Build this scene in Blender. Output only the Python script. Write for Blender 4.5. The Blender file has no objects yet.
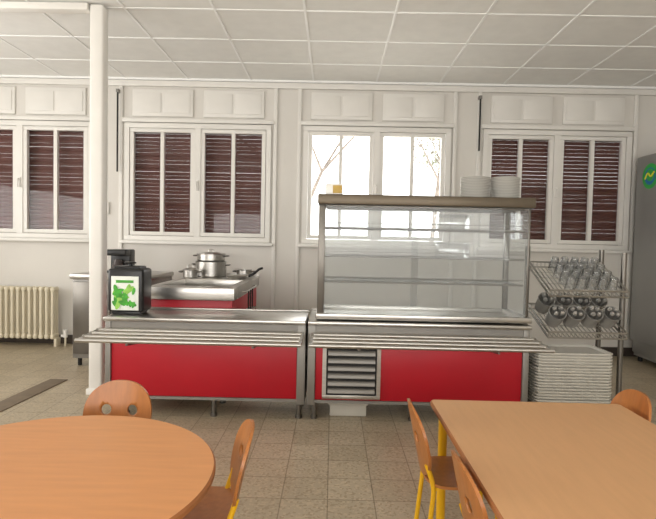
import bpy, bmesh, math, random
from mathutils import Vector, Matrix
random.seed(4)
S = 0.72   # everything is laid out in design units and brought to real metres at the end
SC = bpy.context.scene
COL = SC.collection

# ------------------------------------------------------------------ materials
def lin(c):
    return tuple(((v/255)/12.92 if v/255 <= 0.04045 else (((v/255)+0.055)/1.055)**2.4) for v in c) + (1.0,)

def mat(name, rgb, rough=0.5, metal=0.0, var=0.06, vscale=6.0, bump=0.0, bscale=60.0, stretch=None, spec=None, coat=0.0):
    m = bpy.data.materials.new(name); m.use_nodes = True
    nt = m.node_tree; n = nt.nodes; l = nt.links
    b = n['Principled BSDF']
    b.inputs['Roughness'].default_value = rough
    b.inputs['Metallic'].default_value = metal
    if spec is not None: b.inputs['Specular IOR Level'].default_value = spec
    if coat: b.inputs['Coat Weight'].default_value = coat
    tc = n.new('ShaderNodeTexCoord'); mp = n.new('ShaderNodeMapping')
    if stretch: mp.inputs['Scale'].default_value = stretch
    l.new(tc.outputs['Object'], mp.inputs['Vector'])
    no = n.new('ShaderNodeTexNoise'); no.inputs['Scale'].default_value = vscale; no.inputs['Detail'].default_value = 4
    l.new(mp.outputs[0], no.inputs['Vector'])
    r = n.new('ShaderNodeValToRGB')
    c = lin(rgb)
    r.color_ramp.elements[0].position = 0.3; r.color_ramp.elements[1].position = 0.7
    r.color_ramp.elements[0].color = tuple(v*(1-var) for v in c[:3])+(1,)
    r.color_ramp.elements[1].color = tuple(min(1, v*(1+var)) for v in c[:3])+(1,)
    l.new(no.outputs['Fac'], r.inputs['Fac']); l.new(r.outputs[0], b.inputs['Base Color'])
    if bump:
        n2 = n.new('ShaderNodeTexNoise'); n2.inputs['Scale'].default_value = bscale
        l.new(mp.outputs[0], n2.inputs['Vector'])
        bp = n.new('ShaderNodeBump'); bp.inputs['Strength'].default_value = bump; bp.inputs['Distance'].default_value = 0.01
        l.new(n2.outputs['Fac'], bp.inputs['Height']); l.new(bp.outputs[0], b.inputs['Normal'])
    return m

def glass(name, tint=(1, 1, 1), refl=0.08, rough=0.02, haze=0.0, edge=0.6):
    m = bpy.data.materials.new(name); m.use_nodes = True
    nt = m.node_tree; n = nt.nodes; l = nt.links
    for x in list(n): n.remove(x)
    o = n.new('ShaderNodeOutputMaterial'); t = n.new('ShaderNodeBsdfTransparent'); g = n.new('ShaderNodeBsdfGlossy')
    t.inputs[0].default_value = (*tint, 1); g.inputs['Roughness'].default_value = rough
    mx = n.new('ShaderNodeMixShader'); fr = n.new('ShaderNodeLayerWeight'); fr.inputs['Blend'].default_value = 0.25
    mr = n.new('ShaderNodeMapRange'); mr.inputs['To Min'].default_value = refl; mr.inputs['To Max'].default_value = edge
    l.new(fr.outputs['Fresnel'], mr.inputs['Value']); l.new(mr.outputs[0], mx.inputs[0])
    if haze > 0:
        d = n.new('ShaderNodeBsdfDiffuse'); d.inputs[0].default_value = (0.85, 0.86, 0.86, 1)
        m2 = n.new('ShaderNodeMixShader'); m2.inputs[0].default_value = haze
        l.new(t.outputs[0], m2.inputs[1]); l.new(d.outputs[0], m2.inputs[2]); l.new(m2.outputs[0], mx.inputs[1])
    else:
        l.new(t.outputs[0], mx.inputs[1])
    l.new(g.outputs[0], mx.inputs[2]); l.new(mx.outputs[0], o.inputs[0])
    return m

M = {}
M['wall'] = mat('wall_paint', (222, 218, 211), 0.6, var=0.03, vscale=2, bump=0.05, bscale=80)
M['white'] = mat('white_lacquer', (234, 231, 225), 0.4, var=0.02)
M['tbar'] = mat('ceiling_bar', (252, 252, 250), 0.4, var=0.01)
M['ceil'] = mat('ceiling_tile', (240, 239, 235), 0.85, var=0.025, vscale=9, bump=0.2, bscale=160)
M['steel'] = mat('brushed_steel', (188, 185, 180), 0.3, 1.0, var=0.06, vscale=10, stretch=(1, 8, 8))
M['steel_dark'] = mat('dark_steel', (118, 114, 108), 0.35, 0.9, var=0.08)
M['steel_matt'] = mat('matt_steel', (148, 145, 140), 0.5, 0.7, var=0.06, vscale=3)
M['steel_pale'] = mat('pale_satin_steel', (152, 151, 148), 0.45, 0.4, var=0.05, vscale=2)
M['steel_cup'] = mat('satin_cutlery_steel', (176, 174, 170), 0.35, 0.6, var=0.05)
M['bronze'] = mat('canopy_steel', (108, 98, 84), 0.42, 0.7, var=0.05)
M['red'] = mat('red_laminate', (180, 8, 32), 0.42, var=0.05, vscale=3)
M['wood'] = mat('beech_laminate', (212, 147, 92), 0.36, var=0.05, vscale=5, stretch=(1, 9, 9))
M['wood_table'] = mat('pale_beech_laminate', (210, 161, 114), 0.4, var=0.035, vscale=6, stretch=(9, 1, 9))
M['wood_edge'] = mat('beech_edge', (162, 102, 58), 0.45, var=0.08, vscale=8)
M['ply'] = mat('varnished_plywood', (172, 108, 54), 0.32, var=0.1, vscale=7, stretch=(8, 8, 1.2))
M['yellow'] = mat('yellow_powder_coat', (228, 174, 20), 0.35, var=0.03)
M['black'] = mat('black_plastic', (22, 22, 23), 0.35, var=0.1)
M['rubber'] = mat('black_rubber', (30, 29, 28), 0.7, var=0.1)
M['shutter'] = mat('brown_shutter', (94, 55, 48), 0.65, var=0.12, vscale=4)
M['cream'] = mat('cream_enamel', (224, 214, 190), 0.4, var=0.03)
M['porcelain'] = mat('white_porcelain', (244, 242, 236), 0.25, var=0.01)
M['tray'] = mat('grey_polyester_tray', (208, 204, 194), 0.45, var=0.04)
M['label'] = mat('label_white', (236, 240, 232), 0.4, var=0.01)
M['leaf'] = mat('leaf_green', (70, 165, 50), 0.45, var=0.35, vscale=25)
M['leaf2'] = mat('leaf_light_green', (150, 205, 90), 0.45, var=0.2, vscale=25)
M['blue'] = mat('sticker_blue', (30, 110, 170), 0.4, var=0.05)
M['green'] = mat('sticker_green', (50, 165, 70), 0.4, var=0.05)
M['yel2'] = mat('sticker_yellow', (235, 225, 60), 0.4, var=0.03)
M['mustard'] = mat('mustard_label', (200, 166, 84), 0.5, var=0.05)
M['darkcup'] = mat('smoked_plastic', (70, 62, 60), 0.2, 0.3, var=0.2)
M['base'] = mat('dark_baseboard', (74, 66, 60), 0.5, var=0.1)
M['trench'] = mat('brown_strip', (120, 106, 88), 0.6, var=0.15, vscale=10)
M['bark'] = mat('tree_bark', (112, 104, 96), 0.9, var=0.3, vscale=8)
M['foliage'] = mat('tree_leaves', (128, 132, 112), 0.8, var=0.3, vscale=5)
M['outside'] = mat('pale_gravel', (230, 226, 216), 0.9, var=0.05)
M['glass'] = glass('window_glass', refl=0.006, edge=.3)
M['caseglass'] = glass('case_glass', (0.96, 0.97, 0.97), refl=0.006, haze=0.07, edge=.2)
M['shelfglass'] = glass('shelf_glass', (0.88, 0.9, 0.9), refl=0.05, haze=0.35)
M['tumbler'] = glass('tumbler_glass', (0.95, 0.96, 0.96), refl=0.1, haze=0.1, edge=.8)

def floor_mat():
    m = bpy.data.materials.new('terrazzo_floor'); m.use_nodes = True
    nt = m.node_tree; n = nt.nodes; l = nt.links; b = n['Principled BSDF']
    tc = n.new('ShaderNodeTexCoord')
    br = n.new('ShaderNodeTexBrick'); br.offset = 0; br.squash = 1
    br.inputs['Scale'].default_value = 1
    br.inputs['Brick Width'].default_value = 0.29*S; br.inputs['Row Height'].default_value = 0.29*S
    br.inputs['Mortar Size'].default_value = 0.003; br.inputs['Mortar Smooth'].default_value = 0.3
    br.inputs['Color1'].default_value = lin((188, 175, 152)); br.inputs['Color2'].default_value = lin((174, 161, 138))
    br.inputs['Mortar'].default_value = lin((140, 127, 106))
    l.new(tc.outputs['Object'], br.inputs['Vector'])
    vo = n.new('ShaderNodeTexVoronoi'); vo.inputs['Scale'].default_value = 95
    l.new(tc.outputs['Object'], vo.inputs['Vector'])
    rp = n.new('ShaderNodeValToRGB'); rp.color_ramp.interpolation = 'CONSTANT'
    e = rp.color_ramp.elements; e[0].color = (1, 1, 1, 1); e[1].position = 0.6; e[1].color = (0.82, 0.79, 0.74, 1)
    x = e.new(0.8); x.color = (1.15, 1.13, 1.1, 1)
    sp = n.new('ShaderNodeSeparateColor'); l.new(vo.outputs['Color'], sp.inputs[0]); l.new(sp.outputs[0], rp.inputs[0])
    no = n.new('ShaderNodeTexNoise'); no.inputs['Scale'].default_value = 1.3; no.inputs['Detail'].default_value = 5
    l.new(tc.outputs['Object'], no.inputs['Vector'])
    r2 = n.new('ShaderNodeValToRGB'); r2.color_ramp.elements[0].position = .3; r2.color_ramp.elements[1].position = .7
    r2.color_ramp.elements[0].color = (.84, .82, .79, 1); r2.color_ramp.elements[1].color = (1, 1, 1, 1)
    l.new(no.outputs['Fac'], r2.inputs[0])
    m1 = n.new('ShaderNodeMix'); m1.data_type = 'RGBA'; m1.blend_type = 'MULTIPLY'; m1.inputs[0].default_value = 1
    l.new(br.outputs['Color'], m1.inputs[6]); l.new(rp.outputs[0], m1.inputs[7])
    m2 = n.new('ShaderNodeMix'); m2.data_type = 'RGBA'; m2.blend_type = 'MULTIPLY'; m2.inputs[0].default_value = 1
    l.new(m1.outputs[2], m2.inputs[6]); l.new(r2.outputs[0], m2.inputs[7])
    l.new(m2.outputs[2], b.inputs['Base Color'])
    b.inputs['Roughness'].default_value = 0.34
    return m
M['floor'] = floor_mat()

# ------------------------------------------------------------------ geometry helpers
def box(bm, x0, x1, y0, y1, z0, z1, bev=0.0, mi=0, seg=2):
    vs = bmesh.ops.create_cube(bm, size=1)['verts']
    for v in vs:
        v.co = Vector((x0+(v.co.x+.5)*(x1-x0), y0+(v.co.y+.5)*(y1-y0), z0+(v.co.z+.5)*(z1-z0)))
    fs = set(f for v in vs for f in v.link_faces)
    for f in fs: f.material_index = mi
    if bev:
        es = list(set(e for v in vs for e in v.link_edges))
        bmesh.ops.bevel(bm, geom=es, offset=bev, segments=seg, affect='EDGES', profile=0.5)

def cyl(bm, p0, p1, r, seg=16, r2=None, mi=0):
    p0 = Vector(p0); p1 = Vector(p1); d = p1-p0
    q = Vector((0, 0, 1)).rotation_difference(d.normalized())
    mx = Matrix.Translation((p0+p1)/2) @ q.to_matrix().to_4x4()
    vs = bmesh.ops.create_cone(bm, cap_ends=True, segments=seg, radius1=r, radius2=r if r2 is None else r2, depth=d.length, matrix=mx)['verts']
    for f in set(f for v in vs for f in v.link_faces): f.material_index = mi

def fillet(pts, rad, n=5):
    pts = [Vector(p) for p in pts]; out = [pts[0]]
    for i in range(1, len(pts)-1):
        a, b, c = pts[i-1], pts[i], pts[i+1]
        r = min(rad, (a-b).length*.45, (c-b).length*.45)
        s = b+(a-b).normalized()*r; e = b+(c-b).normalized()*r
        for k in range(n+1):
            t = k/n; out.append(s*(1-t)**2+b*2*t*(1-t)+e*t*t)
    out.append(pts[-1]); return out

def sweep(bm, pts, r, seg=8, mi=0, rad=0.04):
    pts = fillet(pts, rad) if rad else [Vector(p) for p in pts]
    rings = []; up = None
    for i, p in enumerate(pts):
        t = (pts[min(i+1, len(pts)-1)]-pts[max(i-1, 0)]).normalized()
        if up is None:
            up = t.orthogonal().normalized()
        else:
            up = (up-t*up.dot(t)).normalized()
        s = t.cross(up)
        rings.append([bm.verts.new(p+(up*math.cos(a)+s*math.sin(a))*r) for a in [2*math.pi*k/seg for k in range(seg)]])
    for a, b in zip(rings, rings[1:]):
        for k in range(seg):
            f = bm.faces.new((a[k], a[(k+1) % seg], b[(k+1) % seg], b[k])); f.material_index = mi
    bm.faces.new(rings[0]).material_index = mi
    bm.faces.new(list(reversed(rings[-1]))).material_index = mi

def lathe(bm, prof, c=(0, 0, 0), seg=32, mi=0):
    c = Vector(c); rings = []
    for r, z in prof:
        if r < 1e-6: rings.append([bm.verts.new(c+Vector((0, 0, z)))])
        else: rings.append([bm.verts.new(c+Vector((r*math.cos(2*math.pi*k/seg), r*math.sin(2*math.pi*k/seg), z))) for k in range(seg)])
    for a, b in zip(rings, rings[1:]):
        for k in range(seg):
            k2 = (k+1) % seg
            if len(a) == 1 and len(b) == 1: continue
            if len(a) == 1: f = bm.faces.new((a[0], b[k2], b[k]))
            elif len(b) == 1: f = bm.faces.new((a[k], a[k2], b[0]))
            else: f = bm.faces.new((a[k], a[k2], b[k2], b[k]))
            f.material_index = mi

def poly(bm, pts, thick=(0, 0, 0), mi=0):
    t = Vector(thick)
    a = [bm.verts.new(Vector(p)) for p in pts]; b = [bm.verts.new(Vector(p)+t) for p in pts]
    fs = [bm.faces.new(a), bm.faces.new(list(reversed(b)))]
    for k in range(len(a)):
        k2 = (k+1) % len(a); fs.append(bm.faces.new((a[k2], a[k], b[k], b[k2])))
    for f in fs: f.material_index = mi

def new(name, build, mats, loc=(0, 0, 0), rot=0, parent=None, label=None, cat=None, kind=None, group=None):
    bm = bmesh.new(); build(bm)
    bmesh.ops.recalc_face_normals(bm, faces=bm.faces)
    for f in bm.faces: f.smooth = True
    for e in bm.edges:
        e.smooth = e.calc_face_angle(0) < 0.6
    me = bpy.data.meshes.new(name); bm.to_mesh(me); bm.free()
    for m in (mats if isinstance(mats, (list, tuple)) else [mats]): me.materials.append(m)
    return reg(bpy.data.objects.new(name, me), loc, rot, parent, label, cat, kind, group)

def reg(o, loc=(0, 0, 0), rot=0, parent=None, label=None, cat=None, kind=None, group=None):
    COL.objects.link(o); o.location = loc
    o.rotation_euler = rot if isinstance(rot, (tuple, list)) else (0, 0, rot)
    if parent: o.parent = parent
    if label: o['label'] = label
    if cat: o['category'] = cat
    if kind: o['kind'] = kind
    if group: o['group'] = group
    return o

def root(name, loc, label, cat, rot=0, group=None):
    return reg(bpy.data.objects.new(name, None), loc, rot, None, label, cat, None, group)

def dup(o, loc, rot=None, label=None):
    c = o.copy(); COL.objects.link(c); c.location = loc
    if rot is not None: c.rotation_euler = rot if isinstance(rot, (tuple, list)) else (0, 0, rot)
    if label: c['label'] = label
    def kids(src, dst):
        for k in [x for x in bpy.data.objects if x.parent == src]:
            kc = k.copy(); COL.objects.link(kc); kc.parent = dst; kids(k, kc)
    kids(o, c)
    return c

# ------------------------------------------------------------------ room shell
WY = 7.66; CZ = 3.92; XL = -6.6; XR = 5.3; YB = -3.2
new('floor', lambda b: box(b, XL-.3, XR+.3, YB-.3, WY+.3, -.1, 0), M['floor'], kind='structure')
new('ceiling', lambda b: box(b, XL-.3, XR+.3, YB-.3, WY+.3, CZ, CZ+.15), M['ceil'], kind='structure')
new('wall_left', lambda b: box(b, XL-.2, XL, YB-.2, WY+.25, 0, CZ), M['wall'], kind='structure')
new('wall_right', lambda b: box(b, XR, XR+.2, YB-.2, WY+.25, 0, CZ), M['wall'], kind='structure')
new('wall_front', lambda b: box(b, XL, XR, YB-.2, YB, 0, CZ), M['wall'], kind='structure')
W0 = [-5.68, -3.07, -0.46, 2.15]; WW = 2.14; WB = 1.56; WT = 3.27
def bw(b):
    box(b, XL, XR, WY, WY+.25, 0, WB)
    box(b, XL, XR, WY, WY+.25, WT, CZ)
    xs = [XL]
    for w in W0: xs += [w, w+WW]
    xs.append(XR)
    for i in range(0, len(xs), 2): box(b, xs[i], xs[i+1], WY, WY+.25, WB, WT)
new('wall_back', bw, M['wall'], kind='structure')
def grid(b):
    x = -0.33-.913*6
    while x < XR:
        if x > XL: box(b, x-.012, x+.012, YB, WY, CZ-.007, CZ+.002)
        x += .913
    y = 6.9
    while y > YB:
        box(b, XL, XR, y-.012, y+.012, CZ-.0075, CZ+.002); y -= .79
    box(b, XL, XR, WY-.05, WY, CZ-.03, CZ)
new('trim_1', grid, M['tbar'], kind='structure')
new('baseboard_back', lambda b: box(b, XL, XR, WY-.025, WY, 0, .13, .004), M['base'], kind='structure')
n = 2
for w in W0:
    for xx in (w-.09, w+WW+.03):
        new('trim_%d' % n, lambda b: box(b, xx, xx+.055, WY-.035, WY, .25, 3.88, .008), M['white'], kind='structure'); n += 1
new('trim_%d' % n, lambda b: box(b, XL, XR, WY-.05, WY, 3.80, 3.885, .012), M['white'], kind='structure')

# windows
for i, w in enumerate(W0):
    shut = i != 2
    def frame(b):
        t = .07
        box(b, 0, WW, -.05, .08, WB, WB+t, .006); box(b, 0, WW, -.05, .08, WT-t, WT, .006)
        box(b, 0, t, -.05, .08, WB+t, WT-t); box(b, WW-t, WW, -.05, .08, WB+t, WT-t)
        box(b, WW/2-.045, WW/2+.045, -.05, .08, WB+t, WT-t)
        box(b, -.04, WW+.04, -.06, -.001, WT+.01, WT+.07, .01)
        box(b, -.05, WW+.05, -.10, -.001, WB-.05, WB-.002, .01)
    wo = new('window_%d' % (i+1), frame, M['white'], (w, WY, 0), kind='structure')
    for k in (0, 1):
        x0 = .075 + k*(WW/2-.03); x1 = x0+WW/2-.125
        def cas(b):
            z0 = WB+.075; z1 = WT-.075; f = .055
            box(b, x0, x1, -.035, .03, z0, z0+f, .005); box(b, x0, x1, -.035, .03, z1-f, z1, .005)
            box(b, x0, x0+f, -.035, .03, z0+f, z1-f); box(b, x1-f, x1, -.035, .03, z0+f, z1-f)
            m = (x0+x1)/2; box(b, m-.026, m+.026, -.03, .025, z0+f, z1-f)
        new('casement', cas, M['white'], parent=wo)
        new('glass_pane', lambda b: box(b, x0+.05, x1-.05, -.002, .002, WB+.12, WT-.12), M['glass'], parent=wo)
        def tp(b):
            box(b, x0+.03, x1-.03, -.03, -.001, WT+.1, 3.76, .008)
            for q in (0, 1):
                xa = x0+.07+q*(x1-x0-.1)/2; box(b, xa, xa+(x1-x0-.1)/2-.04, -.042, -.029, WT+.15, 3.71, .006)
        new('transom_panel', tp, M['white'], parent=wo)
    new('handle', lambda b: (box(b, WW/2-.02, WW/2+.02, -.065, -.05, 2.3, 2.45, .004), sweep(b, [(WW/2, -.06, 2.42), (WW/2, -.1, 2.42), (WW/2, -.1, 2.3)], .01, 8, rad=.02)), M['white'], parent=wo)
    if shut:
        rng = random.Random(i)
        def sh(b):
            z = WB+.02; k = 0
            while z < WT-.03:
                gap = rng.choice((.0004, .0006, -.001, .001)) if z > 2.4 else rng.choice((.0005, .0003, -.001))
                x = .02; h = .056
                pr = [(.13, z), (.118, z+.014), (.115, z+.028), (.118, z+h-.012), (.13, z+h-gap)]
                for s in range(4):
                    a, c = pr[s], pr[s+1]
                    b.faces.new([b.verts.new(p) for p in ((x, a[0], a[1]), (WW-x, a[0], a[1]), (WW-x, c[0], c[1]), (x, c[0], c[1]))])
                z += h; k += 1
            box(b, .02, WW-.02, .1, .14, z, WT-.0, 0)
        new('roller_shutter', sh, M['shutter'], parent=wo, label='closed brown slatted roller shutter')

# shutter crank rods
for xx, zz in ((-3.16, 2.55), (2.08, 2.95)):
    r = root('crank_rod', (xx, WY-.08, zz), 'thin dark metal shutter crank rod hung beside a window', 'crank rod', group='shutter crank rods')
    L = 3.72-zz
    new('rod', lambda b: cyl(b, (0, 0, 0), (0, 0, L), .012, 10), M['rubber'], parent=r)
    new('bracket', lambda b: box(b, -.02, .02, -.02, .08, L-.03, L+.02, .004), M['steel_matt'], parent=r)

# column and ceiling trunking
new('column', lambda b: (box(b, -.068, .068, -.068, .068, 0, CZ-.012, .02, seg=3), box(b, -.085, .085, -.085, .085, 0, .06, .006)), M['white'], (-2.39, 5.28, 0), label='slim white painted square structural column beside serving counter', cat='column')
new('cable_trunking', lambda b: (box(b, -1.1, 0, -.06, .06, -.07, 0, .01), box(b, -1.12, -1.0, -.07, .07, -.08, 0, .01)), M['white'], (-2.47, 5.25, CZ-.01), label='white cable trunking under ceiling next to column', cat='cable trunking')
new('floor_strip', lambda b: box(b, -.1, .1, -.75, .62, 0.0005, .008, .002), M['trench'], (-3.05, 5.1, 0), rot=-.05, label='dull brown metal strip cover laid in the tiled floor', cat='floor strip')
new('wall_switch', lambda b: (box(b, -.06, .06, -.04, 0, -.09, .09, .01), box(b, -.03, .03, -.05, -.035, -.04, .04, .006)), M['white'], (-3.36, WY, 2.02), label='white plastic wall switch box', cat='switch')

# ------------------------------------------------------------------ radiator
r = root('radiator', (-4.55, 7.46, 0), 'cream cast iron column radiator under a window', 'radiator')
def rad(b):
    x = -.62
    while x < .62:
        for yy in (-.06, 0, .06):
            cyl(b, (x, yy, .16), (x, yy, .82), .022, 8)
        box(b, x-.03, x+.03, -.085, .085, .11, .18, .02, seg=3); box(b, x-.03, x+.03, -.085, .085, .79, .86, .025, seg=3)
        x += .083
new('sections', rad, M['cream'], parent=r)
for xx in (-.58, .58): new('foot', lambda b: box(b, xx-.02, xx+.02, -.06, .06, 0, .12, .006), M['cream'], parent=r)
new('valve', lambda b: (cyl(b, (.64, 0, .15), (.72, 0, .15), .02, 10), cyl(b, (.7, 0, .13), (.7, 0, .24), .03, 12)), M['white'], parent=r)
new('pipe', lambda b: sweep(b, [(.7, 0, .14), (.7, 0, .0)], .014, 8, rad=0), M['cream'], parent=r)

# ------------------------------------------------------------------ serving counters
FY = 4.55
RZ = .80
def counter(x0, x1, depth, rails0, rails1, label, feet, sl, sr):
    c = root('serving_counter', ((x0+x1)/2, FY, 0), label, 'serving counter')
    ox = (x0+x1)/2; a = x0-ox; z = x1-ox
    def body(b):
        box(b, a, a+sl, .05, depth, .14, .862, .006); box(b, z-sr, z, .05, depth, .14, .862, .006)
        box(b, a+sl, z-sr, depth-.02, depth, .16, .86); box(b, a+sl, z-sr, .1, depth-.02, .15, .18)
        box(b, a+sl, z-sr, .06, .1, .79, .86); box(b, a+sl, z-sr, .06, .1, .16, .185)
    new('body', body, M['steel_matt'], parent=c)
    new('front_panel', lambda b: box(b, a+sl+.002, z-sr-.002, .068, .085, .187, .788, .003), M['red'], parent=c, label='glossy red laminate front panel')
    new('worktop', lambda b: (box(b, a, z, 0, depth+.02, .865, .9, .008), box(b, a, z, depth-.02, depth+.02, .9, .915, .004)), M['steel'], parent=c)
    for fx in feet:
        for fy in (.12, depth-.1):
            new('leg', lambda b: (cyl(b, (fx-ox, fy, .02), (fx-ox, fy, .15), .022, 14), cyl(b, (fx-ox, fy, 0), (fx-ox, fy, .025), .032, 14)), M['steel_dark'], parent=c)
    def rl(b):
        for k in range(4):
            cyl(b, (rails0-ox, -.09-.125*k, RZ-.006*k), (rails1-ox, -.09-.125*k, RZ-.006*k), .017, 12)
        for e in (rails0-ox+.012, rails1-ox-.012):
            sweep(b, [(e, -.06, RZ), (e, -.475, RZ-.02)], .014, 8, rad=0)
    new('tray_rail', rl, M['steel'], parent=c, label='tray slide of four steel tubes')
    for q in (.22, .78):
        bx = a+(z-a)*q
        new('rail_bracket', lambda b: poly(b, [(bx-.008, .0, RZ-.025), (bx-.008, -.46, RZ-.04), (bx-.008, -.46, RZ-.055), (bx-.008, .06, RZ-.12), (bx-.008, .06, RZ-.025)], (.016, 0, 0)), M['steel_dark'], parent=c)
    return c
c1 = counter(-2.02, -.225, .6, -2.03, -.235, 'stainless steel serving counter with red front and tray rails beside column', (-1.85, -1.05, -.28), .05, .075)
c2 = counter(-.205, 1.765, .76, -.17, 1.76, 'stainless steel serving counter with red front, vent grille and tray rails', (-.14, .75, 1.65), .07, .055)
ox = (1.765-.205)/2
def vent(b):
    x0, x1, z0, z1 = -.07-ox, .45-ox, .2, .69
    y = .068; f = .035
    box(b, x0, x1, y-.02, y-.001, z0, z0+f, .004); box(b, x0, x1, y-.02, y-.001, z1-f, z1, .004)
    box(b, x0, x0+f, y-.02, y-.001, z0+f, z1-f); box(b, x1-f, x1, y-.02, y-.001, z0+f, z1-f)
    box(b, x0+f, x1-f, y-.004, y-.001, z0+f, z1-f, mi=1)
    for k in range(6):
        zz = z0+.055+k*.068; pts = []
        for t in range(7):
            an = t/6*math.pi/2; pts.append((y-.002-.03*math.sin(an), zz+.042*math.cos(an)))
        pr = [(x0+.05, p[0], p[1]) for p in pts]+[(x0+.05, y-.002, zz)]
        poly(b, pr, (x1-x0-.1, 0, 0), mi=2)
new('vent_grille', vent, [M['steel'], M['rubber'], M['steel_matt']], parent=c2, label='stainless louvred vent grille')
new('plastic_tub', lambda b: (box(b, -.17, .17, -.12, .12, 0, .12, .015), box(b, -.185, .185, -.135, .135, .11, .13, .005)), M['tray'], (.17, 4.85, 0), label='pale grey plastic drip tub standing under the counter', cat='tub')

# ------------------------------------------------------------------ display case
CX0, CX1, CY0, CY1 = -.11, 1.75, 4.62, 5.25
dc = root('display_case', ((CX0+CX1)/2, (CY0+CY1)/2, .9), 'glass refrigerated display case with shelves standing on counter', 'display case')
dx = (CX1-CX0)/2; dy = (CY1-CY0)/2
def cb(b):
    box(b, -dx-.03, dx+.03, -dy-.02, -dy+.05, .0155, .065, .006); box(b, -dx-.03, dx+.03, dy-.05, dy, .0155, .065, .006)
    box(b, -dx-.03, -dx+.04, -dy+.05, dy-.05, .0155, .065); box(b, dx-.04, dx+.03, -dy+.05, dy-.05, .0155, .065)
    box(b, -dx+.04, dx-.04, -dy+.05, dy-.05, .0155, .03)
new('base_frame', cb, M['steel'], parent=dc)
new('canopy', lambda b: (box(b, -dx-.03, dx+.02, -dy-.05, dy+.02, 1.035, 1.125, .012), box(b, -dx+.05, dx-.05, -dy+.05, dy-.05, 1.02, 1.036, .004)), M['bronze'], parent=dc, label='brownish steel canopy')
for sx, sy, wd in ((-1, -1, .03), (-1, 1, .02), (1, -1, .01), (1, 1, .025)):
    new('post', lambda b: box(b, sx*(dx-.01)-wd, sx*(dx-.01)+wd, sy*(dy-.02)-wd*.7, sy*(dy-.02)+wd*.7, .065, 1.035, .004), M['steel_dark'], parent=dc)
new('glass_panel', lambda b: box(b, -dx+.03, dx-.02, -dy+.017, -dy+.023, .066, 1.034), M['caseglass'], parent=dc)
for q in (0, 1):
    new('sliding_door', lambda b: (box(b, -dx+.02+q*(dx-.05), .04+q*(dx-.05), dy-.02-q*.012, dy-.015-q*.012, .066, 1.034)), M['caseglass'], parent=dc, label='glass sliding door')
for sx in (-1, 1):
    new('side_glass', lambda b: box(b, sx*(dx-.01)-.003, sx*(dx-.01)+.003, -dy+.04, dy-.04, .066, 1.034), M['caseglass'], parent=dc)
for zz in (.34, .57, .83):
    def shf(b):
        box(b, -dx+.03, dx-.03, -dy+.1, dy-.08, zz, zz+.008, mi=1)
        cyl(b, (-dx+.02, -dy+.1, zz+.004), (dx-.02, -dy+.1, zz+.004), .009, 8)
        cyl(b, (-dx+.02, dy-.08, zz+.004), (dx-.02, dy-.08, zz+.004), .009, 8)
        cyl(b, (-dx+.02, -dy+.1, zz+.05), (dx-.02, -dy+.1, zz+.05), .004, 6)
    new('shelf', shf, [M['steel_matt'], M['shelfglass']], parent=dc)
def cont(b):
    box(b, -.14, .14, -.1, .1, 0, .13, .015); box(b, -.15, .15, -.11, .11, .13, .145, .005)
ct = new('food_container', cont, M['tumbler'], (1.13, 4.95, .9+.57+.009), label='clear plastic food container on display shelf', cat='food container', group='clear containers in the display case')
dup(ct, (1.13, 4.95, .9+.83+.009))

# plates and carton on canopy
def plate(b):
    lathe(b, [(0, .004), (.08, .004), (.082, 0), (.092, 0), (.095, .006), (.135, .014), (.1365, .0165), (.134, .018), (.09, .009), (0, .008)], seg=36)
p0 = None
for sx in (1.32, 1.595):
    for k in range(14):
        loc = (sx+random.uniform(-.004, .004), 4.90+random.uniform(-.003, .003), 2.0255+k*.0145)
        if p0 is None: p0 = new('plate', plate, M['porcelain'], loc, label='white porcelain plate stacked on top of display case', cat='plate', group='plate stacks on the display case')
        else: dup(p0, loc)
tj = root('carton', (.0, 4.72, 2.0255), 'small white carton with mustard yellow label on display case', 'carton')
new('carton_body', lambda b: box(b, -.075, .075, -.05, .05, 0, .10, .006), M['porcelain'], parent=tj)
new('label_band', lambda b: box(b, -.01, .073, -.0525, -.0495, .015, .085, .001), M['mustard'], parent=tj)

# ------------------------------------------------------------------ napkin dispenser
nd = root('napkin_dispenser', (-1.885, 4.83, .901), 'black napkin dispenser with green leaf picture on counter', 'napkin dispenser')
new('casing', lambda b: (box(b, -.165, .165, -.12, .12, .02, .42, .03, seg=4), box(b, -.13, .13, -.10, .10, 0, .03, .005), box(b, -.12, .12, -.09, .09, .41, .44, .012, seg=3)), M['black'], parent=nd)
new('knob', lambda b: (cyl(b, (0, 0, .435), (0, 0, .46), .02, 14), lathe(b, [(0, .46), (.05, .461), (.055, .47), (.045, .478), (0, .48)], seg=20)), M['black'], parent=nd)
def lab(b):
    box(b, -.125, .125, -.128, -.119, .04, .35, .002, mi=0)
    rg = random.Random(5)
    for k in range(26):
        an = rg.uniform(0, 6.28); L = rg.uniform(.03, .05)
        cx = rg.uniform(-.085, .085); cz = .09+rg.random()**1.3*.15
        pts = []
        for t in range(14):
            u = t/14*2*math.pi; px = L*math.cos(u); pz = L*.42*math.sin(u)
            x = cx+px*math.cos(an)-pz*math.sin(an); z = cz+px*math.sin(an)+pz*math.cos(an)
            pts.append((max(-.12, min(.12, x)), -.1282-.0003*k, max(.045, min(.345, z))))
        poly(b, pts, (0, -.001, 0), mi=1+(k % 3 == 0))
    box(b, -.08, .08, -.1305, -.128, .29, .315, 0, mi=1)
new('picture_label', lab, [M['label'], M['leaf'], M['leaf2']], parent=nd, label='white label with green leaves')

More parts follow.
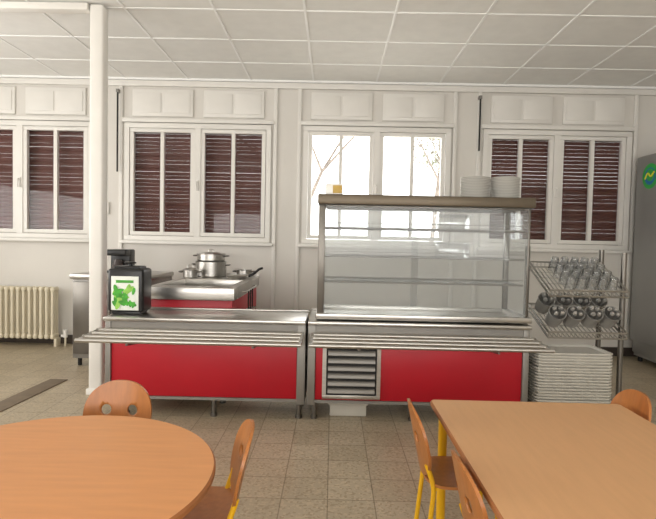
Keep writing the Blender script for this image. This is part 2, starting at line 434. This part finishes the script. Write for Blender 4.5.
# ------------------------------------------------------------------ back unit (bain-marie)
BT = 1.11
bu = root('bain_marie_unit', (-1.44, 6.1, 0), 'red serving unit with stainless top and open well', 'bain marie')
new('body', lambda b: box(b, -.42, .42, -.79, .9, .12, BT-.13, .006), M['red'], parent=bu)
def bt(b):
    X, Y0, Y1 = .45, -.85, .95
    z0 = BT-.13
    box(b, -X, X, Y0, -.66, z0, BT, .008); box(b, -X, X, .25, Y1, z0, BT, .008)
    box(b, -X, -.36, -.66, .25, z0, BT); box(b, .36, X, -.66, .25, z0, BT)
    box(b, -.36, .36, -.66, .25, z0+.005, z0+.02, mi=1)
    box(b, -X, X, Y1-.02, Y1, BT, BT+.03)
new('worktop', bt, [M['steel'], M['steel_dark']], parent=bu)
for fx in (-.35, .35):
    for fy in (-.65, .7): new('leg', lambda b: cyl(b, (fx, fy, 0), (fx, fy, .13), .025, 12), M['steel_dark'], parent=bu)
def ut(b):
    sweep(b, [(0, 0, .015), (.0, .012, 0), (0, 0, -.03), (0, 0, -.2)], .008, 8, rad=.01)
    lathe(b, [(0, -.26), (.03, -.25), (.045, -.215), (.043, -.212), (.028, -.24), (0, -.25)], (0, 0, .02), 18, mi=1)
new('utensil_rail', lambda b: sweep(b, [(.455, -.4, 1.03), (.5, -.4, 1.03), (.5, .4, 1.03), (.455, .4, 1.03)], .01, 8, rad=.02), M['steel'], parent=bu)
u0 = new('ladle', ut, [M['rubber'], M['steel']], (-.92, 5.72, 1.02), label='black handled ladle hanging from unit rail', cat='ladle', group='ladles on the unit rail')
dup(u0, (-.92, 5.86, 1.02)); dup(u0, (-.92, 6.0, 1.02), .3)

def pot(r, h, name, loc, label, lid=False):
    p = root(name, loc, label, 'cooking pot')
    new('pot_body', lambda b: lathe(b, [(0, 0), (r-.015, 0), (r, .015), (r, h-.006), (r+.008, h), (r-.006, h-.002), (r-.008, .02), (0, .012)], seg=36), M['steel'], parent=p)
    for s in (-1, 1):
        new('handle', lambda b: sweep(b, [(s*(r-.002), -.045, h*.75), (s*(r+.045), -.045, h*.78), (s*(r+.045), .045, h*.78), (s*(r-.002), .045, h*.75)], .009, 8, rad=.02), M['steel_dark'], parent=p)
    if lid:
        new('lid', lambda b: (lathe(b, [(r+.01, h), (r+.01, h+.006), (r*.5, h+.028), (0, h+.034)], seg=36), sweep(b, [(-.035, 0, h+.03), (-.03, 0, h+.06), (.03, 0, h+.06), (.035, 0, h+.03)], .008, 8, rad=.015)), M['steel'], parent=p)
    return p
pot(.20, .20, 'cooking_pot', (-1.59, 6.80, BT+.001), 'wide stainless steel cooking pot with side handles')
pot(.18, .09, 'cooking_pot', (-1.59, 6.80, BT+.202), 'smaller stainless pot with lid stacked on another pot', True)
pot(.09, .10, 'cooking_pot', (-1.77, 6.47, BT+.001), 'small stainless saucepot beside the large pot', True)
pot(.10, .09, 'cooking_pot', (-1.17, 6.90, BT+.001), 'small shallow stainless pot with side handles')
fp = root('frying_pan', (-1.07, 6.40, BT+.001), 'steel frying pan with raised black handle', 'frying pan')
new('pan', lambda b: lathe(b, [(0, .0), (.11, .0), (.15, .04), (.153, .042), (.148, .042), (.108, .008), (0, .008)], (-.12, .12, 0), seg=32), M['steel'], parent=fp)
new('handle', lambda b: sweep(b, [(.02, .11, .034), (.08, .10, .06), (.16, .09, .13), (.2, .08, .14)], .015, 8, rad=.04), M['rubber'], parent=fp)

# ------------------------------------------------------------------ grey cabinet & machine
gc = root('undercounter_fridge', (-2.70, 6.75, 0), 'grey stainless undercounter refrigerator against wall', 'refrigerator')
new('body', lambda b: (box(b, -.48, .48, -.42, .42, .1, 1.08, .008)), M['steel_matt'], parent=gc)
new('worktop', lambda b: box(b, -.5, .5, -.46, .44, 1.08, 1.14, .008), M['steel'], parent=gc)
for q in (0, 1):
    d = new('door', lambda b: box(b, -.46+q*.47, -.01+q*.47, -.45, -.421, .16, 1.05, .008), M['steel_dark'], parent=gc)
    new('handle', lambda b: sweep(b, [(-.05+q*.1, -.45, .6), (-.05+q*.1, -.49, .6), (-.05+q*.1, -.49, .9), (-.05+q*.1, -.45, .9)], .011, 8, rad=.02), M['steel'], parent=d)
for fx in (-.42, .42):
    for fy in (-.35, .35): new('leg', lambda b: cyl(b, (fx, fy, 0), (fx, fy, .11), .025, 12), M['rubber'], parent=gc)
cm = root('coffee_machine', (-2.78, 6.8, 1.141), 'black coffee machine on grey cabinet', 'coffee machine')
new('housing', lambda b: (box(b, -.13, .13, -.02, .16, 0, .30, .02, seg=3), box(b, -.13, .13, -.17, -.0, .22, .30, .02, seg=3), box(b, -.12, .12, -.17, 0, 0, .03, .008)), M['black'], parent=cm)
new('carafe', lambda b: (lathe(b, [(0, .031), (.06, .031), (.075, .07), (.055, .14), (.05, .17), (0, .17)], (0, -.09, 0), 24), sweep(b, [(.06, -.09, .14), (.11, -.09, .13), (.10, -.09, .07), (.07, -.09, .07)], .008, 8, rad=.02)), M['darkcup'], parent=cm)

# ------------------------------------------------------------------ tall fridge (door facing into the room from the side wall)
tf = root('upright_refrigerator', (4.6, 6.92, 0), 'tall stainless upright refrigerator with round green sticker', 'refrigerator', rot=-math.pi/2)
new('body', lambda b: (box(b, -.5, .5, -.3, .6, .12, 2.88, .015), box(b, -.48, .48, -.28, .58, .08, .13)), M['steel_pale'], parent=tf)
d = new('door', lambda b: box(b, -.485, .485, -.345, -.301, .3, 2.86, .012), M['steel_pale'], parent=tf)
new('handle', lambda b: sweep(b, [(.42, -.345, 1.1), (.42, -.4, 1.1), (.42, -.4, 1.7), (.42, -.345, 1.7)], .014, 8, rad=.03), M['rubber'], parent=d)
def stk(b):
    cyl(b, (0, 0, 0), (0, -.004, 0), .17, 40, mi=0)
    cyl(b, (.0, -.0045, .0), (.0, -.006, .0), .115, 36, mi=2)
    cyl(b, (.01, -.0065, .015), (.01, -.008, .015), .085, 32, mi=0)
    sweep(b, [(-.10, -.009, -.03), (-.04, -.009, .06), (.02, -.009, -.02), (.10, -.009, .05)], .012, 6, mi=1, rad=.05)
new('sticker', stk, [M['green'], M['yel2'], M['blue']], (-.16, -.346, 2.57), parent=d, label='round green yellow and blue sticker')
for fx in (-.42, .42):
    for fy in (-.22, .5): new('leg', lambda b: cyl(b, (fx, fy, 0), (fx, fy, .1), .03, 12), M['rubber'], parent=tf)

# ------------------------------------------------------------------ glass / tray trolley
tr = root('tray_trolley', (2.26, 4.87, 0), 'steel trolley rack holding trays, cutlery and glasses beside counter', 'trolley')
new('chassis', lambda b: (box(b, -.40, .42, -.25, .27, .13, .17, .006)), M['steel_dark'], parent=tr)
for px, py, hz in ((-.35, .24, 1.6), (.37, .24, 1.58), (.385, -.13, 1.56)):
    new('post', lambda b: cyl(b, (px, py, .17), (px, py, hz), .024, 14), M['steel_dark'], parent=tr)
for px in (-.33, .35):
    for py in (-.18, .2):
        new('caster', lambda b: (cyl(b, (px-.015, py, .045), (px+.015, py, .045), .045, 18), box(b, px-.025, px+.025, py-.02, py+.02, .075, .13)), M['rubber'], parent=tr)
def wires(zf, zb, rim):
    def f(b):
        yf, yb = -.29, .22
        x0, x1 = -.34, .35
        def P(x, t, h=0): return (x, yf+(yb-yf)*t, zf+(zb-zf)*t+h)
        for h in (0, rim):
            sweep(b, [P(x0, 0, h), P(x1, 0, h)], .009, 6, rad=0); sweep(b, [P(x0, 1, h), P(x1, 1, h)], .009, 6, rad=0)
            sweep(b, [P(x0, 0, h), P(x0, 1, h)], .009, 6, rad=0); sweep(b, [P(x1, 0, h), P(x1, 1, h)], .009, 6, rad=0)
        for k in range(19):
            x = x0+(x1-x0)*k/18
            sweep(b, [P(x, 0, rim), P(x, 0), P(x, 1), P(x, 1, rim)], .004, 6, rad=0)
        for k in range(1, 5):
            sweep(b, [P(x0, k/5, rim), P(x0, k/5), P(x1, k/5), P(x1, k/5, rim)], .004, 6, rad=0)
    return f
new('wire_basket', wires(1.17, 1.40, .05), M['steel'], parent=tr)
new('wire_basket', wires(.80, .99, .05), M['steel'], parent=tr)
ang = math.atan2(.23, .51)
def tumbler(b):
    lathe(b, [(.0385, .002), (.042, 0), (.043, .002), (.034, .125), (.031, .131), (0, .131)], seg=24)
    lathe(b, [(.0395, .002), (.0315, .122), (0, .122)], seg=24)
g0 = None
for i in range(5):
    for j in range(4):
        t = .16+j*.235
        loc = (2.26-.14+i*.094, 4.87-.29+.51*t, 1.17+.23*t+.01)
        if g0 is None: g0 = new('drinking_glass', tumbler, M['tumbler'], loc, (ang, 0, 0), label='clear drinking glass turned upside down in wire rack', cat='glass', group='clear glasses in the trolley rack')
        else: dup(g0, loc)
# cutlery holders leaning towards the diners
tilt = math.radians(48)
def holder(b):
    lathe(b, [(0, .0), (.060, .0), (.066, .006), (.074, .145), (.079, .15), (.0785, .157), (.071, .155), (.062, .012), (0, .01)], seg=28)
    for zz in (.045, .085):
        lathe(b, [(.0675, zz), (.071, zz+.004), (.0695, zz+.008)], seg=28)
def spoon(b):
    sweep(b, [(0, 0, 0), (0, 0, .14)], .006, 6, rad=0)
    lathe(b, [(0, 0), (.014, .006), (.021, .022), (.014, .042), (0, .05)], (0, 0, .13), 12)
h0 = None; s0 = None
rg = random.Random(3)
for j in range(2):
    for i in range(4):
        t = .30+j*.48
        loc = Vector((2.26-.242+i*.163, 4.87-.29+.51*t+.02, .80+.19*t+.058))
        if h0 is None: h0 = new('cutlery_holder', holder, [M['steel_cup']], loc, (tilt, 0, 0), label='round steel cutlery holder tilted in wire basket', cat='cutlery holder', group='cutlery holders in the trolley basket')
        else: dup(h0, loc)
        ax = Vector((0, -math.sin(tilt), math.cos(tilt))); nrm = ax.cross(Vector((1, 0, 0)))
        for ux, uy in ((-.026, -.026), (.026, -.025), (-.026, .026), (.026, .027)):
            l2 = loc+Vector((ux, 0, 0))+nrm*uy+ax*(.014+rg.uniform(0, .02))
            if s0 is None: s0 = new('spoon', spoon, M['steel_cup'], l2, (tilt, 0, 0), label='stainless spoon standing in a cutlery holder', cat='spoon', group='spoons in the cutlery holders')
            else: dup(s0, l2)
def tray(b):
    w, d2 = .35, .22
    box(b, -w+.03, w-.03, -d2+.03, d2-.03, 0, .006)
    def ring(w1, d1, z):
        out = []
        for cx, cy, a0 in ((w1-.06, d1-.06, 0), (-w1+.06, d1-.06, 90), (-w1+.06, -d1+.06, 180), (w1-.06, -d1+.06, 270)):
            for k in range(5):
                an = math.radians(a0+k*22.5); out.append(b.verts.new((cx+.06*math.cos(an), cy+.06*math.sin(an), z)))
        return out
    rs = [ring(w-.022, d2-.022, 0), ring(w-.014, d2-.014, .012), ring(w, d2, .016), ring(w, d2, .026), ring(w-.02, d2-.02, .0262), ring(w-.03, d2-.03, .004)]
    for a, c in zip(rs, rs[1:]):
        for k in range(len(a)):
            b.faces.new((a[k], a[(k+1) % len(a)], c[(k+1) % len(a)], c[k]))
t0 = None
for k in range(18):
    loc = (2.195+random.uniform(-.004, .004), 4.85+random.uniform(-.003, .003), .1715+k*.0268)
    if t0 is None: t0 = new('serving_tray', tray, M['tray'], loc, label='pale grey meal tray in stack on trolley', cat='tray', group='meal trays stacked on the trolley')
    else: dup(t0, loc)

# ------------------------------------------------------------------ tables
TH = .74
rt = root('round_table', (-1.075, 1.86, 0), 'round dining table with orange beech top', 'table')
new('tabletop', lambda b: (lathe(b, [(0, TH-.032), (.64, TH-.032), (.65, TH-.024), (.65, TH-.008), (.643, TH)], seg=96, mi=1), lathe(b, [(.643, TH), (0, TH)], seg=96, mi=0)), [M['wood'], M['wood_edge']], parent=rt)
for k in range(4):
    a = math.pi/4+k*math.pi/2; px, py = .36*math.cos(a), .36*math.sin(a)
    new('leg', lambda b: cyl(b, (px*1.15, py*1.15, 0), (px, py, TH-.034), .024, 14), M['yellow'], parent=rt)
new('frame', lambda b: sweep(b, [(.33, .33, TH-.06), (-.33, .33, TH-.06), (-.33, -.33, TH-.06), (.33, -.33, TH-.06), (.33, .33, TH-.06)], .018, 8, rad=.03), M['yellow'], parent=rt)

TX0, TX1, TY0, TY1 = .56, 1.62, .75, 2.89
qt = root('dining_table', ((TX0+TX1)/2, (TY0+TY1)/2, 0), 'rectangular dining table with pale beech top and yellow legs', 'table')
wx = (TX1-TX0)/2; wy = (TY1-TY0)/2
def rtop(b):
    def ring(s, z):
        out = []
        for cx, cy, a0 in ((wx-.03, wy-.03, 0), (-wx+.03, wy-.03, 90), (-wx+.03, -wy+.03, 180), (wx-.03, -wy+.03, 270)):
            for k in range(5):
                an = math.radians(a0+k*22.5); out.append(b.verts.new((cx+(.03-s)*math.cos(an), cy+(.03-s)*math.sin(an), z)))
        return out
    rs = [ring(.006, TH-.03), ring(0, TH-.024), ring(0, TH-.006), ring(.006, TH)]
    for a, c in zip(rs, rs[1:]):
        for k in range(len(a)): b.faces.new((a[k], a[(k+1) % len(a)], c[(k+1) % len(a)], c[k])).material_index = 1
    b.faces.new(rs[0]).material_index = 1; b.faces.new(rs[-1]).material_index = 0
new('tabletop', rtop, [M['wood_table'], M['wood_edge']], parent=qt)
for sx in (-1, 1):
    for sy in (-1, 1):
        px, py = sx*(wx-.06), sy*(wy-(.28 if sx > 0 else .09))
        new('leg', lambda b: (cyl(b, (px, py, .0), (px, py, TH-.032), .024, 14), cyl(b, (px, py, 0), (px, py, .02), .028, 14, mi=1)), [M['yellow'], M['rubber']], parent=qt)
new('frame', lambda b: (box(b, -wx+.085, wx-.085, -wy+.09, -wy+.11, TH-.07, TH-.031), box(b, -wx+.085, wx-.085, wy-.11, wy-.09, TH-.07, TH-.031),
    box(b, -wx+.05, -wx+.07, -wy+.125, wy-.125, TH-.07, TH-.031), box(b, wx-.07, wx-.05, -wy+.125, wy-.125, TH-.07, TH-.031)), M['yellow'], parent=qt)

# ------------------------------------------------------------------ chairs
def panel(b, w, h, power, thick, mp, nr=8, ns=48):
    L = []
    for side in (0, thick):
        rings = [[b.verts.new(mp(0, 0, side))]]
        for i in range(1, nr+1):
            q = i/nr; row = []
            for k in range(ns):
                a = 2*math.pi*k/ns; c, s = math.cos(a), math.sin(a)
                u = math.copysign(abs(c)**(2/power), c)*w*q; v = math.copysign(abs(s)**(2/power), s)*h*q
                row.append(b.verts.new(mp(u, v, side)))
            rings.append(row)
        for k in range(ns): b.faces.new((rings[0][0], rings[1][k], rings[1][(k+1) % ns]))
        for a, c in zip(rings[1:], rings[2:]):
            for k in range(ns): b.faces.new((a[k], a[(k+1) % ns], c[(k+1) % ns], c[k]))
        L.append(rings[-1])
    for k in range(ns): b.faces.new((L[0][k], L[0][(k+1) % ns], L[1][(k+1) % ns], L[1][k]))

ch = root('dining_chair', (0, 0, 0), 'plywood chair', 'chair', group='plywood dining chairs')
lean = math.radians(12)
def mback(u, v, t):
    y = -.185-(v+.17)*math.tan(lean)+.9*u*u-.0-t
    return (u, y, .645+v)
def mseat(u, v, t):
    dip = .012*math.cos(min(1, abs(u)/.19)*math.pi/2)
    return (u, v+.0, .47-dip-t+max(0, -(v+.13))*.25-max(0, v-.13)*.3)
bo = new('backrest', lambda b: panel(b, .185, .175, 2.35, .014, mback), M['ply'], parent=ch)
cut = new('cutter', lambda b: (cyl(b, (-.072, -.6, .668), (-.072, .3, .668), .028, 24), cyl(b, (.072, -.6, .668), (.072, .3, .668), .028, 24)), M['ply'])
md = bo.modifiers.new('b', 'BOOLEAN'); md.object = cut; md.solver = 'EXACT'; md.operation = 'DIFFERENCE'
bpy.context.view_layer.update()
dg = bpy.context.evaluated_depsgraph_get()
nm = bpy.data.meshes.new_from_object(bo.evaluated_get(dg)); bo.modifiers.clear(); bo.data = nm
bpy.data.objects.remove(cut)
new('seat', lambda b: panel(b, .18, .19, 4.0, .014, mseat), M['ply'], parent=ch)
for s in (-.145, .145):
    new('leg', lambda b: sweep(b, [(s, .14, .445), (s, .17, .013), (s, -.2, .013), (s, -.155, .445), (s, -.195, .56)], .012, 10, rad=.05), M['yellow'], parent=ch, label='yellow tubular steel sled leg')
new('crossbar', lambda b: (cyl(b, (-.145, .13, .44), (.145, .13, .44), .01, 10), cyl(b, (-.145, -.15, .44), (.145, -.15, .44), .01, 10)), M['yellow'], parent=ch)
ch.location = (-1.15, 2.58, 0); ch.rotation_euler = (0, 0, math.pi)
ch['label'] = 'varnished plywood chair with two finger holes behind round table'
def place(x, y, dxx, dyy, lab): return dup(ch, (x, y, 0), math.atan2(-dxx, dyy), lab)
place(-.59, 2.17, -.97, -.22, 'varnished plywood chair drawn up beside round table')
place(.665, 2.59, 1, .0, 'plywood chair with yellow legs at rectangular table corner')
place(.745, 1.94, 1, .03, 'plywood chair tucked against long side of rectangular table')
place(1.45, 2.86, -1, -.0, 'plywood chair at far end of rectangular table side')

# ------------------------------------------------------------------ exterior
new('courtyard_ground', lambda b: box(b, -30, 30, WY+.32, 60, -.4, -.3), M['outside'], label='pale gravel courtyard ground outside window', cat='ground', kind='structure')
tips = []
trng = random.Random(11)
def branch(b, p, d, L, r, depth):
    q = p+d*L; cyl(b, p, q, r, 8 if depth < 3 else 5, r2=r*.68)
    if depth >= 5: tips.append(q); return
    for k in range(3 if depth < 5 else 2):
        nd2 = (d+Vector((trng.uniform(-.8, .8), trng.uniform(-.5, .5), trng.uniform(-.35, .5)))).normalized()
        branch(b, q, nd2, L*trng.uniform(.6, .8), r*.6, depth+1)
def fol(b):
    for t in tips:
        for k in range(12):
            c = t+Vector([trng.gauss(0, .28) for _ in range(3)]); u = Vector([trng.uniform(-1, 1) for _ in range(3)]).normalized()*.07
            w = u.orthogonal().normalized()*.035
            b.faces.new([b.verts.new(x) for x in (c-u, c+w, c+u, c-w)])
for tx, ty in ((-1.3, 15.5), (3.4, 19)):
    tips = []
    tree = root('tree', (tx, ty, -.3), 'sunlit tree with spreading branches outside window', 'tree', group='courtyard trees')
    new('trunk', lambda b: branch(b, Vector((0, 0, 0)), Vector((.1, 0, 1)).normalized(), 2.3, .12, 0), M['bark'], parent=tree)
    f = new('foliage', fol, M['foliage'], parent=tree); f['kind'] = 'stuff'

# ------------------------------------------------------------------ lights
w = bpy.data.worlds.new('World'); SC.world = w; w.use_nodes = True
bg = w.node_tree.nodes['Background']; bg.inputs[0].default_value = (1, .99, .975, 1); bg.inputs[1].default_value = 4.8
def area(name, loc, rot, sx, sy, e, col=(1, 1, 1)):
    l = bpy.data.lights.new(name, 'AREA'); l.shape = 'RECTANGLE'; l.size = sx*S; l.size_y = sy*S; l.energy = e*S*S; l.color = col
    o = bpy.data.objects.new(name, l); COL.objects.link(o); o.location = loc; o.rotation_euler = rot; return o
area('rear_fill_light', (-.5, YB+.15, 2.2), (math.radians(118), 0, 0), 9, 2.2, 450, (1, .987, .965))  # soft fill added behind the camera; the wall there has no window
area('side_fill_light', (XL+.15, 3.2, 2.2), (math.radians(112), 0, math.radians(-90)), 5, 1.8, 235, (1, .987, .965))  # extra fill added along the solid left wall, for glare on the floor
sl = bpy.data.lights.new('sun', 'SUN'); sl.energy = 3; sl.angle = .01
so = bpy.data.objects.new('sun', sl); COL.objects.link(so)
so.rotation_euler = Vector((.3, .6, -.8)).to_track_quat('-Z', 'Y').to_euler()

# ------------------------------------------------------------------ camera
cd = bpy.data.cameras.new('camera'); cam = bpy.data.objects.new('camera', cd); COL.objects.link(cam)
cd.sensor_fit = 'HORIZONTAL'; cd.sensor_width = 36; cd.lens = 520/656*36; cd.clip_start = .02
cam.location = (0, 0, 1.62)
R = Matrix.Rotation(math.radians(.5), 4, 'Z') @ Matrix.Rotation(math.radians(90-2.15), 4, 'X') @ Matrix.Rotation(math.radians(1.2), 4, 'Z')
cam.rotation_euler = R.to_euler()
SC.camera = cam
SC.view_settings.view_transform = 'Standard'

# ------------------------------------------------------------------ design units -> metres
SM = Matrix.Scale(S, 4)
for me in set(o.data for o in bpy.data.objects if o.type == 'MESH'): me.transform(SM)
for o in bpy.data.objects: o.location = o.location*S
